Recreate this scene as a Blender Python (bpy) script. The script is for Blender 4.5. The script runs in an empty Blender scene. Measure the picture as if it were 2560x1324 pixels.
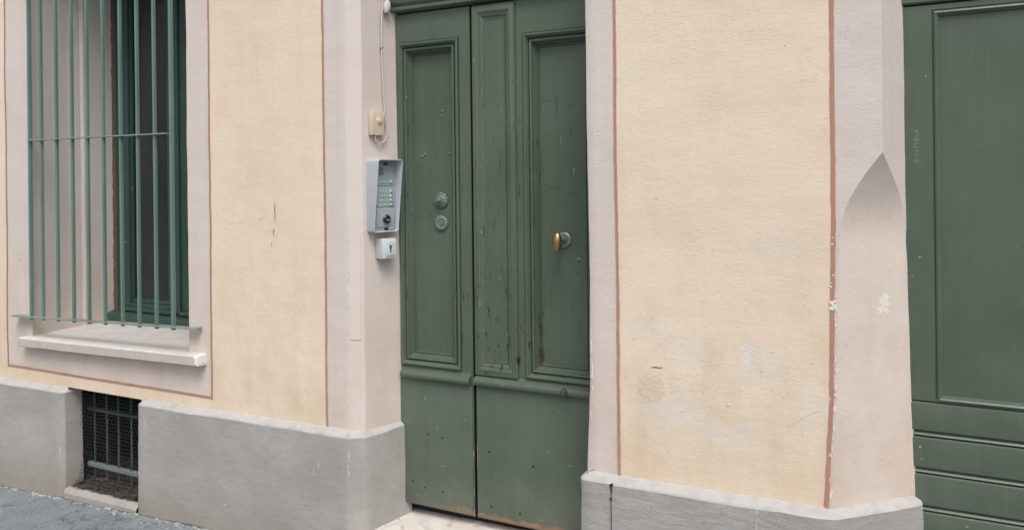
import bpy, bmesh, math, random
from mathutils import Vector, Matrix, noise
random.seed(7)
scn = bpy.context.scene
col = scn.collection

# ------------------------------------------------------------------ camera
EYE = Vector((0.0, -2.5, 1.45)); YAW = math.radians(25.49); ROLL = 0.011
cd = bpy.data.cameras.new("camera"); cam = bpy.data.objects.new("camera", cd); col.objects.link(cam)
fw = Vector((-math.sin(YAW), math.cos(YAW), 0)); rt = Vector((math.cos(YAW), math.sin(YAW), 0)); up = Vector((0, 0, 1))
ax = rt*math.cos(ROLL) - up*math.sin(ROLL); ay = rt*math.sin(ROLL) + up*math.cos(ROLL); az = -fw
cam.matrix_world = Matrix(((ax.x, ay.x, az.x, EYE.x), (ax.y, ay.y, az.y, EYE.y), (ax.z, ay.z, az.z, EYE.z), (0, 0, 0, 1)))
cd.sensor_width = 36; cd.lens = 26.016; cd.shift_y = -0.0839; cd.clip_end = 2000; cd.clip_start = 0.05
scn.camera = cam

# ------------------------------------------------------------------ sky, sun, exposure
SUN_EL, SUN_AZ = math.radians(56), math.radians(144)      # azimuth clockwise from +Y (into the wall)
w = bpy.data.worlds.new("World"); scn.world = w; w.use_nodes = True
nt = w.node_tree; nt.nodes.clear()
sky = nt.nodes.new("ShaderNodeTexSky"); sky.sky_type = 'NISHITA'; sky.sun_disc = False
sky.sun_elevation = SUN_EL; sky.sun_rotation = SUN_AZ; sky.dust_density = 6; sky.air_density = 1.2; sky.ozone_density = 1
hs = nt.nodes.new("ShaderNodeHueSaturation"); hs.inputs['Saturation'].default_value = 0.30
bg = nt.nodes.new("ShaderNodeBackground"); bg.inputs['Strength'].default_value = 0.13
wo = nt.nodes.new("ShaderNodeOutputWorld")
nt.links.new(sky.outputs[0], hs.inputs['Color']); nt.links.new(hs.outputs[0], bg.inputs['Color']); nt.links.new(bg.outputs[0], wo.inputs['Surface'])
sl = bpy.data.lights.new("sun", 'SUN'); sl.energy = 1.35; sl.angle = math.radians(28); sl.color = (1.0, 0.955, 0.90)
so = bpy.data.objects.new("sun", sl); col.objects.link(so)
sd = Vector((math.sin(SUN_AZ)*math.cos(SUN_EL), math.cos(SUN_AZ)*math.cos(SUN_EL), math.sin(SUN_EL)))
so.rotation_euler = sd.to_track_quat('Z', 'Y').to_euler(); so.location = (1, -6, 9)
vs = scn.view_settings; vs.view_transform = 'Standard'; vs.look = 'None'; vs.gamma = 1; vs.exposure = 0.17
scn.render.engine = 'CYCLES'

# ------------------------------------------------------------------ node material helpers
class Mat:
    def __init__(s, name, rough=0.8, spec=0.3, metal=0.0):
        s.m = bpy.data.materials.new(name); s.m.use_nodes = True; s.t = s.m.node_tree; s.t.nodes.clear()
        s.out = s.n('OutputMaterial'); s.b = s.n('BsdfPrincipled')
        s.t.links.new(s.b.outputs[0], s.out.inputs['Surface'])
        s.set('Roughness', rough); s.set('Specular IOR Level', spec); s.set('Metallic', metal)
        g = s.n('NewGeometry'); s.pos = g.outputs['Position']
        x = s.n('SeparateXYZ'); s.t.links.new(s.pos, x.inputs[0]); s.X, s.Y, s.Z = x.outputs
    def n(s, k): return s.t.nodes.new('ShaderNode' + k)
    def lk(s, v, inp):
        if isinstance(v, bpy.types.NodeSocket): s.t.links.new(v, inp)
        else:
            if isinstance(v, tuple) and len(v) == 3 and inp.type == 'RGBA': v = (*v, 1)
            inp.default_value = v
    def set(s, k, v): s.lk(v, s.b.inputs[k])
    def math(s, op, a, b=0.0, c=0.0, clamp=False):
        n = s.n('Math'); n.operation = op; n.use_clamp = clamp
        for i, v in enumerate((a, b, c)): s.lk(v, n.inputs[i])
        return n.outputs[0]
    def mul(s, *a):
        r = a[0]
        for b in a[1:]: r = s.math('MULTIPLY', r, b)
        return r
    def add(s, a, b): return s.math('ADD', a, b)
    def mx(s, a, b): return s.math('MAXIMUM', a, b)
    def step(s, v, lo, hi):
        n = s.n('MapRange'); n.interpolation_type = 'SMOOTHSTEP'; s.lk(v, n.inputs['Value'])
        a, b = 0.0, 1.0
        if lo > hi: lo, hi, a, b = hi, lo, 1.0, 0.0
        n.inputs['From Min'].default_value = lo; n.inputs['From Max'].default_value = hi
        n.inputs['To Min'].default_value = a; n.inputs['To Max'].default_value = b
        return n.outputs[0]
    def mix(s, f, a, b, blend='MIX'):
        n = s.n('Mix'); n.data_type = 'RGBA'; n.blend_type = blend
        s.lk(f, n.inputs[0]); s.lk(a, n.inputs[6]); s.lk(b, n.inputs[7]); return n.outputs[2]
    def vec(s, sc, off=(0, 0, 0)):
        n = s.n('Mapping'); s.lk(s.pos, n.inputs['Vector']); n.inputs['Scale'].default_value = sc; n.inputs['Location'].default_value = off
        return n.outputs[0]
    def noise(s, scale, detail=3, rough=0.55, stretch=None, off=(0, 0, 0), dist=0.0):
        n = s.n('TexNoise'); v = s.vec(stretch or (1, 1, 1), off); s.lk(v, n.inputs['Vector'])
        n.inputs['Scale'].default_value = scale; n.inputs['Detail'].default_value = detail
        n.inputs['Roughness'].default_value = rough; n.inputs['Distortion'].default_value = dist
        return n.outputs[0]
    def voro(s, scale, stretch=None, off=(0, 0, 0), feature='F1'):
        n = s.n('TexVoronoi'); n.feature = feature; s.lk(s.vec(stretch or (1, 1, 1), off), n.inputs['Vector'])
        n.inputs['Scale'].default_value = scale; return n.outputs['Distance']
    def bump(s, h, dist, strength=1.0, prev=None):
        n = s.n('Bump'); n.inputs['Distance'].default_value = dist; n.inputs['Strength'].default_value = strength
        s.lk(h, n.inputs['Height'])
        if prev is not None: s.lk(prev, n.inputs['Normal'])
        s.lk(n.outputs[0], s.b.inputs['Normal']); return n.outputs[0]
    def spot(s, x, z, rx, rz, wob, k=0.9, soft=0.35):
        a = s.math('DIVIDE', s.math('SUBTRACT', s.X, x), rx); b = s.math('DIVIDE', s.math('SUBTRACT', s.Z, z), rz)
        d = s.math('SQRT', s.add(s.mul(a, a), s.mul(b, b)))
        d = s.add(d, s.mul(s.math('SUBTRACT', wob, 0.5), k*2))
        return s.step(d, 1.0, 1.0 - soft)

def plaster(name, c1, c2, c3, grain=0.0012, spots=(), dirt=0.5, chipcol=(0.70, 0.68, 0.65), pale=None, smooth_left=True):
    m = Mat(name, rough=0.92, spec=0.12)
    big = m.noise(1.1, 4, 0.55, off=(3.1, 0, 1.7)); mid = m.noise(6, 5, 0.6, stretch=(1.3, 1, 0.6)); fine = m.noise(260, 3, 0.7, stretch=(0.6, 1, 1.2))
    c = m.mix(m.step(big, 0.35, 0.68), c1, c2)
    c = m.mix(m.mul(m.step(mid, 0.42, 0.75), 0.38), c, c3)
    drips = m.noise(9, 4, 0.6, stretch=(2.2, 2.2, 0.12), off=(7, 0, 0))
    c = m.mix(m.mul(m.step(drips, 0.5, 0.75), 0.16*dirt), c, (0.30, 0.24, 0.19, 1))
    c = m.mix(m.mul(m.step(m.Z, 1.35, 0.45), m.step(mid, 0.25, 0.7), 0.7*dirt), c, (c3[0]*0.9, c3[1]*0.82, c3[2]*0.7, 1))
    c = m.mix(m.mul(m.step(fine, 0.5, 0.9), 0.22), c, (c1[0]*0.55, c1[1]*0.52, c1[2]*0.5, 1))
    pits = m.noise(120, 2, 0.5, stretch=(0.5, 1, 1.3), off=(0, 4, 0)); pitm = m.mul(m.step(pits, 0.64, 0.72), m.step(m.noise(8, 3, 0.6, off=(2, 2, 2)), 0.38, 0.62))
    gran = m.step(m.X, -1.35, -0.95) if smooth_left else 1.0          # the pillar is rougher cast than the smoother left wall
    pitm = m.mul(pitm, m.math('ADD', m.mul(gran, 0.75), 0.12))
    c = m.mix(m.mul(pitm, 0.40), c, (c1[0]*0.42, c1[1]*0.39, c1[2]*0.36, 1))
    wob = m.noise(46, 5, 0.75)
    hgt = m.mul(pits, 0.6)
    for (x, z, rx, rz, amt) in (pale or ()):
        c = m.mix(m.mul(m.spot(x, z, rx, rz, m.noise(22, 6, 0.78, off=(x, 0, z)), 1.8, 0.9), amt), c, (0.68, 0.635, 0.59, 1))
    for (x, z, rx, rz) in spots:
        sp = m.spot(x, z, rx, rz, wob, 1.7, 0.2); c = m.mix(m.mul(sp, m.step(m.noise(90, 4, 0.7), 0.3, 0.5)), c, chipcol)
        hgt = m.math('SUBTRACT', hgt, m.mul(sp, 0.5))
    ridge = m.math('ABSOLUTE', m.math('SUBTRACT', m.noise(1.6, 7, 0.62, off=(4, 4, 1)), 0.5))
    crack = m.mul(m.step(ridge, 0.0035, 0.001), m.step(m.noise(2.2, 2, 0.5, off=(8, 1, 1)), 0.5, 0.62))
    c = m.mix(m.mul(crack, 0.13), c, (c1[0]*0.45, c1[1]*0.4, c1[2]*0.35, 1)); hgt = m.math('SUBTRACT', hgt, m.mul(crack, 0.2))
    trowel = m.noise(5, 4, 0.6, stretch=(0.5, 1, 1.6), off=(3, 3, 3))
    c = m.mix(m.mul(m.step(trowel, 0.42, 0.75), 0.3), c, (c2[0]*1.02, c2[1]*1.02, c2[2]*1.03, 1))
    rp = m.spot(-0.668, 0.735, 0.055, 0.06, wob, 0.35, 0.25); c = m.mix(m.mul(rp, 0.22), c, m.mix(m.noise(120, 3, 0.6), (c3[0]*0.72, c3[1]*0.70, c3[2]*0.66, 1), c3)); hgt = m.add(hgt, m.mul(rp, m.noise(90, 3, 0.6), 2.0))
    chip = m.mul(m.step(m.noise(38, 3, 0.55, off=(0, 0, 9)), 0.735, 0.76), m.step(m.Z, 1.3, 0.55))
    c = m.mix(m.mul(chip, 0.8), c, chipcol)
    m.set('Base Color', c)
    p = m.bump(m.add(hgt, m.mul(fine, 0.8)), grain*1.6, 0.5)
    m.bump(m.add(m.noise(14, 4, 0.6), trowel), 0.007, 0.28, p)
    return m.m

PILLAR_CHIPS = [(-0.349, 0.866, 0.017, 0.028), (-0.354, 0.898, 0.020, 0.018)]
PILLAR_PALE = [(-0.60, 0.66, 0.16, 0.09, 0.75), (-0.42, 0.60, 0.20, 0.07, 0.6), (-0.30, 0.85, 0.16, 0.09, 0.55), (-0.24, 1.22, 0.14, 0.08, 0.5),
               (-0.55, 0.86, 0.10, 0.06, 0.55), (-0.16, 0.72, 0.08, 0.08, 0.5), (-0.68, 0.92, 0.10, 0.05, 0.4)]
OCHRE = plaster("ochre_plaster", (0.735, 0.608, 0.475, 1), (0.755, 0.652, 0.538, 1), (0.695, 0.54, 0.40, 1), spots=PILLAR_CHIPS, pale=PILLAR_PALE)
BAND = plaster("pink_grey_plaster", (0.625, 0.55, 0.515, 1), (0.645, 0.58, 0.55, 1), (0.61, 0.52, 0.465, 1), dirt=0.55,
               spots=[(0.054, 1.042, 0.016, 0.035), (0.05, 1.02, 0.022, 0.012), (-0.045, 1.09, 0.008, 0.006)])
CHAMFER = plaster("tan_chamfer_plaster", (0.635, 0.55, 0.50, 1), (0.65, 0.575, 0.53, 1), (0.61, 0.51, 0.445, 1), dirt=0.6, spots=[(0.054, 1.050, 0.014, 0.028), (0.048, 1.022, 0.018, 0.012), (-0.03, 1.09, 0.007, 0.006)])  # chamfer tone slightly warmer than the bands
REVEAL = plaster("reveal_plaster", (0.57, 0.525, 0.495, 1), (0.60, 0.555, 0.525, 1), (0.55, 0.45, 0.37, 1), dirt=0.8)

def red_paint():
    m = Mat("red_brown_line_paint", 0.9, 0.1)
    c = m.mix(m.noise(12, 4), (0.41, 0.205, 0.15, 1), (0.48, 0.265, 0.20, 1))
    c = m.mix(m.step(m.X, -1.5, -3.6), c, m.mix(m.noise(9, 4), (0.36, 0.20, 0.145, 1), (0.44, 0.27, 0.20, 1)))
    wear = m.step(m.noise(70, 4, 0.6, stretch=(1, 1, 0.5)), 0.63, 0.70)
    low = m.add(m.mul(m.step(m.Z, 1.35, 1.1), m.step(m.X, -0.4, -0.2), 0.9), 0.12)
    c = m.mix(m.mul(wear, low), c, (0.72, 0.68, 0.63, 1))
    m.set('Base Color', c); m.bump(m.noise(150, 3), 0.001, 0.6); return m.m
RED = red_paint()

def cement():
    m = Mat("grey_cement", 0.9, 0.15)
    a = m.noise(2.3, 5, 0.6, stretch=(1, 1, 1.6)); b = m.noise(11, 5, 0.65, stretch=(0.8, 1, 1.2)); f = m.noise(190, 4, 0.75); st = m.noise(26, 4, 0.6, stretch=(0.5, 1, 1.7), off=(2, 0, 0))
    c = m.mix(m.step(a, 0.35, 0.68), (0.355, 0.347, 0.335, 1), (0.415, 0.408, 0.40, 1))
    c = m.mix(m.mul(m.step(b, 0.45, 0.72), 0.55), c, (0.345, 0.325, 0.295, 1))
    c = m.mix(m.mul(m.step(st, 0.48, 0.75), 0.4), c, (0.285, 0.275, 0.26, 1))
    c = m.mix(m.mul(m.step(f, 0.42, 0.72), 0.42), c, (0.27, 0.26, 0.245, 1))
    c = m.mix(m.step(m.noise(42, 3, 0.5, off=(5, 5, 5)), 0.745, 0.765), c, (0.68, 0.67, 0.65, 1))
    scr = m.noise(17, 2, 0.5, stretch=(3.2, 1, 0.35), off=(1, 0, 8)); c = m.mix(m.mul(m.step(scr, 0.755, 0.765), 0.6), c, (0.62, 0.61, 0.58, 1))
    c = m.mix(m.mul(m.step(m.add(m.Z, m.mul(b, 0.3)), 0.16, -0.02), 0.65), c, (0.30, 0.265, 0.21, 1))
    m.set('Base Color', c)
    rgh = m.math('ADD', m.mul(m.step(m.X, -1.4, -0.9), 0.9), 0.4)
    m.bump(m.add(m.mul(f, 0.7), m.mul(st, rgh)), 0.004, 0.75); return m.m
CEMENT = cement()
def capwhite():
    m = Mat("white_lime_paint", 0.9, 0.15)
    b = m.noise(20, 5, 0.65); c = m.mix(m.step(b, 0.4, 0.7), (0.45, 0.44, 0.43, 1), (0.39, 0.376, 0.363, 1))
    c = m.mix(m.mul(m.step(m.noise(38, 5, 0.7, stretch=(0.6, 1, 1.4)), 0.55, 0.70), 0.5), c, (0.38, 0.365, 0.345, 1))
    m.set('Base Color', c); m.bump(m.noise(90, 4, 0.6), 0.002, 0.7); return m.m
CAP = capwhite()

def green_paint(name, c1, c2, wear=1.0, rough=0.42):
    m = Mat(name, rough, 0.45)
    a = m.noise(2.2, 4, 0.6); b = m.noise(30, 4, 0.6, stretch=(1.6, 1.6, 0.10)); f = m.noise(120, 3, 0.6)
    c = m.mix(m.step(a, 0.3, 0.7), c1, c2)
    c = m.mix(m.mul(m.step(b, 0.45, 0.75), 0.22), c, (c2[0]*1.25, c2[1]*1.15, c2[2]*1.2, 1))
    c = m.mix(m.mul(m.step(m.noise(7, 5, 0.7, off=(4, 2, 1)), 0.5, 0.75), 0.3), c, (c1[0]*1.5, c1[1]*1.25, c1[2]*1.3, 1))
    # dust speckles and old paint drops
    sp = m.step(m.noise(48, 2, 0.5, off=(9, 1, 2)), 0.745, 0.765); c = m.mix(m.mul(sp, 0.6), c, (0.36, 0.42, 0.37, 1))
    sp2 = m.step(m.noise(85, 1, 0.5, off=(2, 8, 2)), 0.80, 0.82); c = m.mix(m.mul(sp2, 0.75), c, (0.012, 0.014, 0.012, 1))
    c = m.mix(m.mul(m.step(m.Z, 0.55, 0.05), m.step(m.noise(6, 5, 0.65, off=(1, 6, 2)), 0.35, 0.65), 0.28), c, (0.20, 0.195, 0.17, 1))
    grime = m.noise(5, 5, 0.65, stretch=(2.4, 1, 0.22), off=(0, 7, 4)); c = m.mix(m.mul(m.step(grime, 0.5, 0.72), 0.2), c, (c1[0]*0.55, c1[1]*0.55, c1[2]*0.55, 1))
    if wear > 0:
        strip = m.mul(m.step(m.X, -1.475, -1.46), m.step(m.X, -1.12, -1.2))
        flake = m.mul(m.step(m.noise(34, 3, 0.55, stretch=(1.5, 1, 0.55), off=(6, 0, 3)), 0.625, 0.645), m.step(m.Z, 1.35, 0.75), m.step(m.Z, 0.62, 0.68), strip)
        c = m.mix(flake, c, m.mix(m.step(m.noise(20), 0.45, 0.55), (0.022, 0.022, 0.018, 1), (0.085, 0.045, 0.03, 1)))
        dash = m.mul(m.step(m.noise(60, 2, 0.5, stretch=(2.2, 1, 0.22), off=(1, 0, 5)), 0.665, 0.70), m.step(m.Z, 2.0, 1.75), m.step(m.Z, 0.66, 0.7))
        c = m.mix(m.mul(dash, 0.75), c, (0.025, 0.032, 0.027, 1))
        pale = m.mul(m.step(m.noise(55, 2, 0.5, stretch=(1.8, 1, 0.3), off=(5, 3, 5)), 0.735, 0.76), m.step(m.Z, 2.0, 1.75))
        c = m.mix(m.mul(pale, 0.5), c, (0.27, 0.33, 0.28, 1))
        scr = m.mul(m.step(m.noise(40, 2, 0.5, stretch=(0.18, 1, 2.4), off=(3, 0, 1)), 0.76, 0.78), m.step(m.Z, 0.42, 0.3)); c = m.mix(m.mul(scr, 0.6), c, (0.33, 0.38, 0.33, 1))
        wz = m.add(m.Z, m.mul(m.math('SUBTRACT', m.noise(13, 5, 0.7, stretch=(1, 1, 0.5)), 0.5), 0.09))
        wood = m.mul(m.step(wz, 0.078, 0.066), m.step(m.X, -1.8, -1.35))
        c = m.mix(wood, c, m.mix(m.noise(60, 4, 0.6, stretch=(0.2, 1, 1)), (0.13, 0.075, 0.045, 1), (0.36, 0.25, 0.17, 1)))
        corner = m.spot(-1.183, 0.735, 0.011, 0.030, m.noise(40, 4, 0.7), 1.3, 0.15); c = m.mix(m.mul(corner, 0.85), c, (0.075, 0.045, 0.033, 1))
        gapw = m.mul(m.step(m.math('ABSOLUTE', m.add(m.X, 1.4725)), 0.0125, 0.0105), m.step(m.Z, 0.6, 0.45), m.step(m.noise(30, 4, 0.6, stretch=(1, 1, 0.35)), 0.52, 0.56))
        c = m.mix(m.mul(gapw, 0.85), c, (0.36, 0.30, 0.22, 1))
    m.set('Base Color', c)
    m.set('Roughness', m.add(m.mul(m.noise(9, 4), 0.25), rough - 0.1))
    p = m.bump(b, 0.0012, 0.55); m.bump(f, 0.0008, 0.35, p); return m.m
DOORGREEN = green_paint("door_green_paint", (0.080, 0.109, 0.080, 1), (0.102, 0.133, 0.101, 1), rough=0.30)
GATEGREEN = green_paint("gate_green_paint", (0.073, 0.100, 0.075, 1), (0.093, 0.122, 0.094, 1), wear=0, rough=0.32)
FRAMEGREEN = green_paint("window_green_paint", (0.027, 0.062, 0.051, 1), (0.035, 0.073, 0.060, 1), wear=0, rough=0.5)
GRILLEGREEN = green_paint("grille_green_paint", (0.11, 0.185, 0.16, 1), (0.145, 0.23, 0.20, 1), wear=0, rough=0.5)
CROSSGREEN = green_paint("toplit_grille_paint", (0.19, 0.245, 0.22, 1), (0.25, 0.30, 0.275, 1), wear=0, rough=0.55)  # paler copy of the grille green, light from above put into the colour
CELLARGREEN = green_paint("shaded_bar_paint", (0.02, 0.036, 0.034, 1), (0.03, 0.05, 0.046, 1), wear=0, rough=0.7)  # green darkened to near black, shade of the vent put into the colour

def asphalt():
    m = Mat("pale_worn_asphalt", 0.92, 0.2)
    v = m.voro(95); f = m.noise(140, 4, 0.7); b = m.noise(3, 5, 0.65)
    c = m.mix(m.step(b, 0.35, 0.7), (0.225, 0.255, 0.275, 1), (0.29, 0.32, 0.335, 1))
    c = m.mix(m.mul(m.step(f, 0.42, 0.72), 0.6), c, (0.14, 0.16, 0.18, 1))
    c = m.mix(m.mul(m.step(v, 0.32, 0.12), m.step(m.noise(30), 0.45, 0.6), 0.7), c, (0.42, 0.45, 0.46, 1))
    c = m.mix(m.step(m.noise(33, 3, 0.6, off=(1, 1, 1)), 0.70, 0.73), c, (0.58, 0.59, 0.58, 1))
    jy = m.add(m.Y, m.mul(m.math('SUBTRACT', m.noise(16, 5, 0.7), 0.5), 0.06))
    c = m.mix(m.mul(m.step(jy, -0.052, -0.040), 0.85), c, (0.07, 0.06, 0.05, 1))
    c = m.mix(m.mul(m.step(jy, -0.10, -0.06), m.step(m.noise(30, 4, 0.6, off=(2, 2, 2)), 0.56, 0.62), 0.4), c, (0.45, 0.44, 0.43, 1))
    ridge = m.math('ABSOLUTE', m.math('SUBTRACT', m.noise(1.3, 7, 0.6, off=(4, 4, 1)), 0.5)); c = m.mix(m.mul(m.step(ridge, 0.006, 0.002), 0.6), c, (0.08, 0.09, 0.1, 1))
    m.set('Base Color', c); m.bump(m.add(f, v), 0.006, 1.0); return m.m
ASPHALT = asphalt()
def stone(dirty=False):
    m = Mat("soiled_stone" if dirty else "worn_pink_stone", 0.8, 0.25)
    a = m.noise(9, 6, 0.7); f = m.noise(120, 4, 0.7)
    c = m.mix(m.step(a, 0.35, 0.65), (0.60, 0.545, 0.50, 1), (0.68, 0.65, 0.62, 1))
    c = m.mix(m.mul(m.step(m.noise(14, 6, 0.7, off=(3, 3, 0)), 0.52, 0.68), 0.7), c, (0.42, 0.31, 0.24, 1))
    c = m.mix(m.mul(m.step(f, 0.5, 0.75), 0.4), c, (0.30, 0.27, 0.25, 1))
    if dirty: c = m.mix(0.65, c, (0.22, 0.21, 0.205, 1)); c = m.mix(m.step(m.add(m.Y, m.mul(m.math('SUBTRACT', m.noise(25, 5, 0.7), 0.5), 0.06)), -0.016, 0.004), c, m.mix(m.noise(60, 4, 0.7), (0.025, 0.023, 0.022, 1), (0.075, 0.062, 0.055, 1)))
    m.set('Base Color', c); m.bump(m.add(a, m.mul(f, 0.4)), 0.006, 0.6); return m.m
STONE = stone()
DIRTYSTONE = stone(True)
def sillmat():
    m = Mat("sill_stone", 0.85, 0.2)
    a = m.noise(12, 5, 0.65, stretch=(1, 1, 1.5)); f = m.noise(140, 4, 0.7); dr = m.noise(24, 4, 0.6, stretch=(1.2, 1, 0.3))
    c = m.mix(m.step(a, 0.35, 0.7), (0.575, 0.545, 0.52, 1), (0.64, 0.615, 0.59, 1))
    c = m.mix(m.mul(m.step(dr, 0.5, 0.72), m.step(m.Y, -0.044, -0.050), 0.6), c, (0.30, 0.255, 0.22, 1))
    c = m.mix(m.mul(m.step(f, 0.5, 0.8), 0.3), c, (0.38, 0.35, 0.32, 1))
    c = m.mix(m.mul(m.step(m.Y, -0.047, -0.051), 0.8), c, m.mix(a, (0.43, 0.385, 0.355, 1), (0.50, 0.46, 0.43, 1)))  # front face darker than the top, its shading put into the colour
    c = m.mix(m.spot(-2.785, 0.645, 0.022, 0.04, m.noise(40, 4), 0.8, 0.2), c, (0.76, 0.755, 0.74, 1))
    m.set('Base Color', c); m.bump(m.add(f, a), 0.002, 0.6); return m.m
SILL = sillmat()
def plain(name, c, rough=0.5, metal=0.0, spec=0.4, var=0.12, bump=0.0):
    m = Mat(name, rough, spec, metal)
    k = 1 - var; m.set('Base Color', m.mix(m.noise(35, 4, 0.6), (c[0]*k, c[1]*k, c[2]*k, 1), (c[0]*(1+var), c[1]*(1+var), c[2]*(1+var), 1)))
    if bump: m.bump(m.noise(120, 3), bump, 0.6)
    return m.m
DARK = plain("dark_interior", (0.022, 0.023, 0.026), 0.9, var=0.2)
BLACK = plain("black_plastic", (0.012, 0.013, 0.016), 0.18, spec=0.6)
INK = plain("dark_ink", (0.02, 0.022, 0.03), 0.7)
GAPSHADE = plain("gap_shade_dark", (0.022, 0.02, 0.018), 0.95, var=0.3)
SCRATCHTAN = plain("fresh_scratch", (0.78, 0.68, 0.55), 0.9)
FLAKE = plain("bare_white_lime", (0.72, 0.70, 0.675), 0.95, var=0.12, bump=.002)
JOINT = plain("dirty_mortar", (0.11, 0.08, 0.06), 0.95, var=0.5, bump=.003)
SCUFFGREEN = plain("dark_green_scuff", (0.03, 0.04, 0.034), 0.8)
GREYSCUFF = plain("dark_scuff", (0.16, 0.13, 0.10), 0.9)
PALESCRATCH = plain("pale_scratch", (0.26, 0.32, 0.28), 0.9)
LIGHTGREY = plain("light_grey_plastic", (0.47, 0.49, 0.54), 0.42, var=0.05)
PANELGREY = plain("steel_grey_panel", (0.28, 0.335, 0.355), 0.45, metal=0.0, var=0.06)
PLATEGREY = plain("module_plate", (0.32, 0.375, 0.395), 0.42, metal=0.0, var=0.06)
NAMEPLATE = plain("pale_green_nameplate", (0.31, 0.42, 0.36), 0.3, var=0.08)
GREENPLATE = plain("bright_green_nameplate", (0.27, 0.46, 0.33), 0.3, var=0.08)
STEEL = plain("brushed_steel", (0.62, 0.64, 0.65), 0.28, metal=0.9)
WHITEPL = plain("white_plastic", (0.60, 0.645, 0.69), 0.38, var=0.04)
SIDEPL = plain("pale_grey_plastic", (0.50, 0.52, 0.545), 0.42, var=0.04)
CREAM = plain("cream_plastic", (0.62, 0.53, 0.40), 0.45, var=0.06)
CREAMDARK = plain("cream_print", (0.36, 0.30, 0.22), 0.5)
CABLEMAT = plain("cream_cable_sheath", (0.60, 0.52, 0.45), 0.5, var=0.1)
BRASS = plain("worn_brass", (0.45, 0.30, 0.13), 0.34, metal=1.0, var=0.3, bump=0.0006)
OLDSTEEL = plain("tarnished_rose", (0.20, 0.235, 0.215), 0.4, metal=0.4, var=0.3)
ROSEGREEN = plain("painted_rosette", (0.135, 0.185, 0.155), 0.5, var=0.3, bump=0.001)
WIRE = plain("rusty_wire", (0.10, 0.115, 0.12), 0.6, metal=0.3, var=0.3)
LEAF = plain("dead_leaf", (0.07, 0.056, 0.048), 0.9, var=0.7)
CRUMB = plain("mortar_crumb", (0.42, 0.41, 0.40), 0.95, var=0.25)
MOSS = plain("dry_moss", (0.15, 0.16, 0.115), 0.95, var=0.4)
def glass():
    m = Mat("window_glass", 0.03, 0.5)
    tr = m.n('BsdfTransparent'); tr.inputs[0].default_value = (0.75, 0.80, 0.82, 1)
    gl = m.n('BsdfGlossy'); gl.inputs['Roughness'].default_value = 0.05; gl.inputs[0].default_value = (0.75, 0.87, 1.0, 1)
    fr = m.n('Fresnel'); fr.inputs[0].default_value = 2.0; mixs = m.n('MixShader')
    m.t.links.new(fr.outputs[0], mixs.inputs[0]); m.t.links.new(tr.outputs[0], mixs.inputs[1]); m.t.links.new(gl.outputs[0], mixs.inputs[2])
    m.t.links.new(mixs.outputs[0], m.out.inputs['Surface']); return m.m
GLASS = glass()

# ------------------------------------------------------------------ mesh helpers
ORIG = {}
def thing(name, label, cat, loc=(0, 0, 0), rz=0.0, group=None):
    o = bpy.data.objects.new(name, None); col.objects.link(o); o.location = loc; o.rotation_euler = (0, 0, rz); o.empty_display_size = 0.1
    o['label'] = label; o['category'] = cat
    if group: o['group'] = group
    ORIG[o.name] = Vector(loc) if rz == 0 else Vector((0, 0, 0)); return o
def obj(name, verts, faces, mats, parent=None, fm=None, smooth=30, label=None, kind=None, local=False):
    """mesh object; verts in world space, or in the parent's space when the parent is turned"""
    me = bpy.data.meshes.new(name)
    off = Vector((0, 0, 0))
    p = parent
    while p is not None and not local:
        off += ORIG.get(p.name, Vector((0, 0, 0))); p = p.parent
    me.from_pydata([tuple(Vector(v) - off) for v in verts], [], faces)
    for m in (mats if isinstance(mats, (list, tuple)) else [mats]): me.materials.append(m)
    if fm: me.polygons.foreach_set('material_index', fm)
    me.validate(); me.update()
    bm = bmesh.new(); bm.from_mesh(me); bmesh.ops.recalc_face_normals(bm, faces=bm.faces) if len(faces) < 4000 else None; bm.to_mesh(me); bm.free()
    if smooth:
        me.polygons.foreach_set('use_smooth', [True]*len(me.polygons)); me.set_sharp_from_angle(angle=math.radians(smooth))
    o = bpy.data.objects.new(name, me); col.objects.link(o); o.parent = parent
    if label: o['label'] = label
    if kind: o['kind'] = kind
    return o
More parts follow.
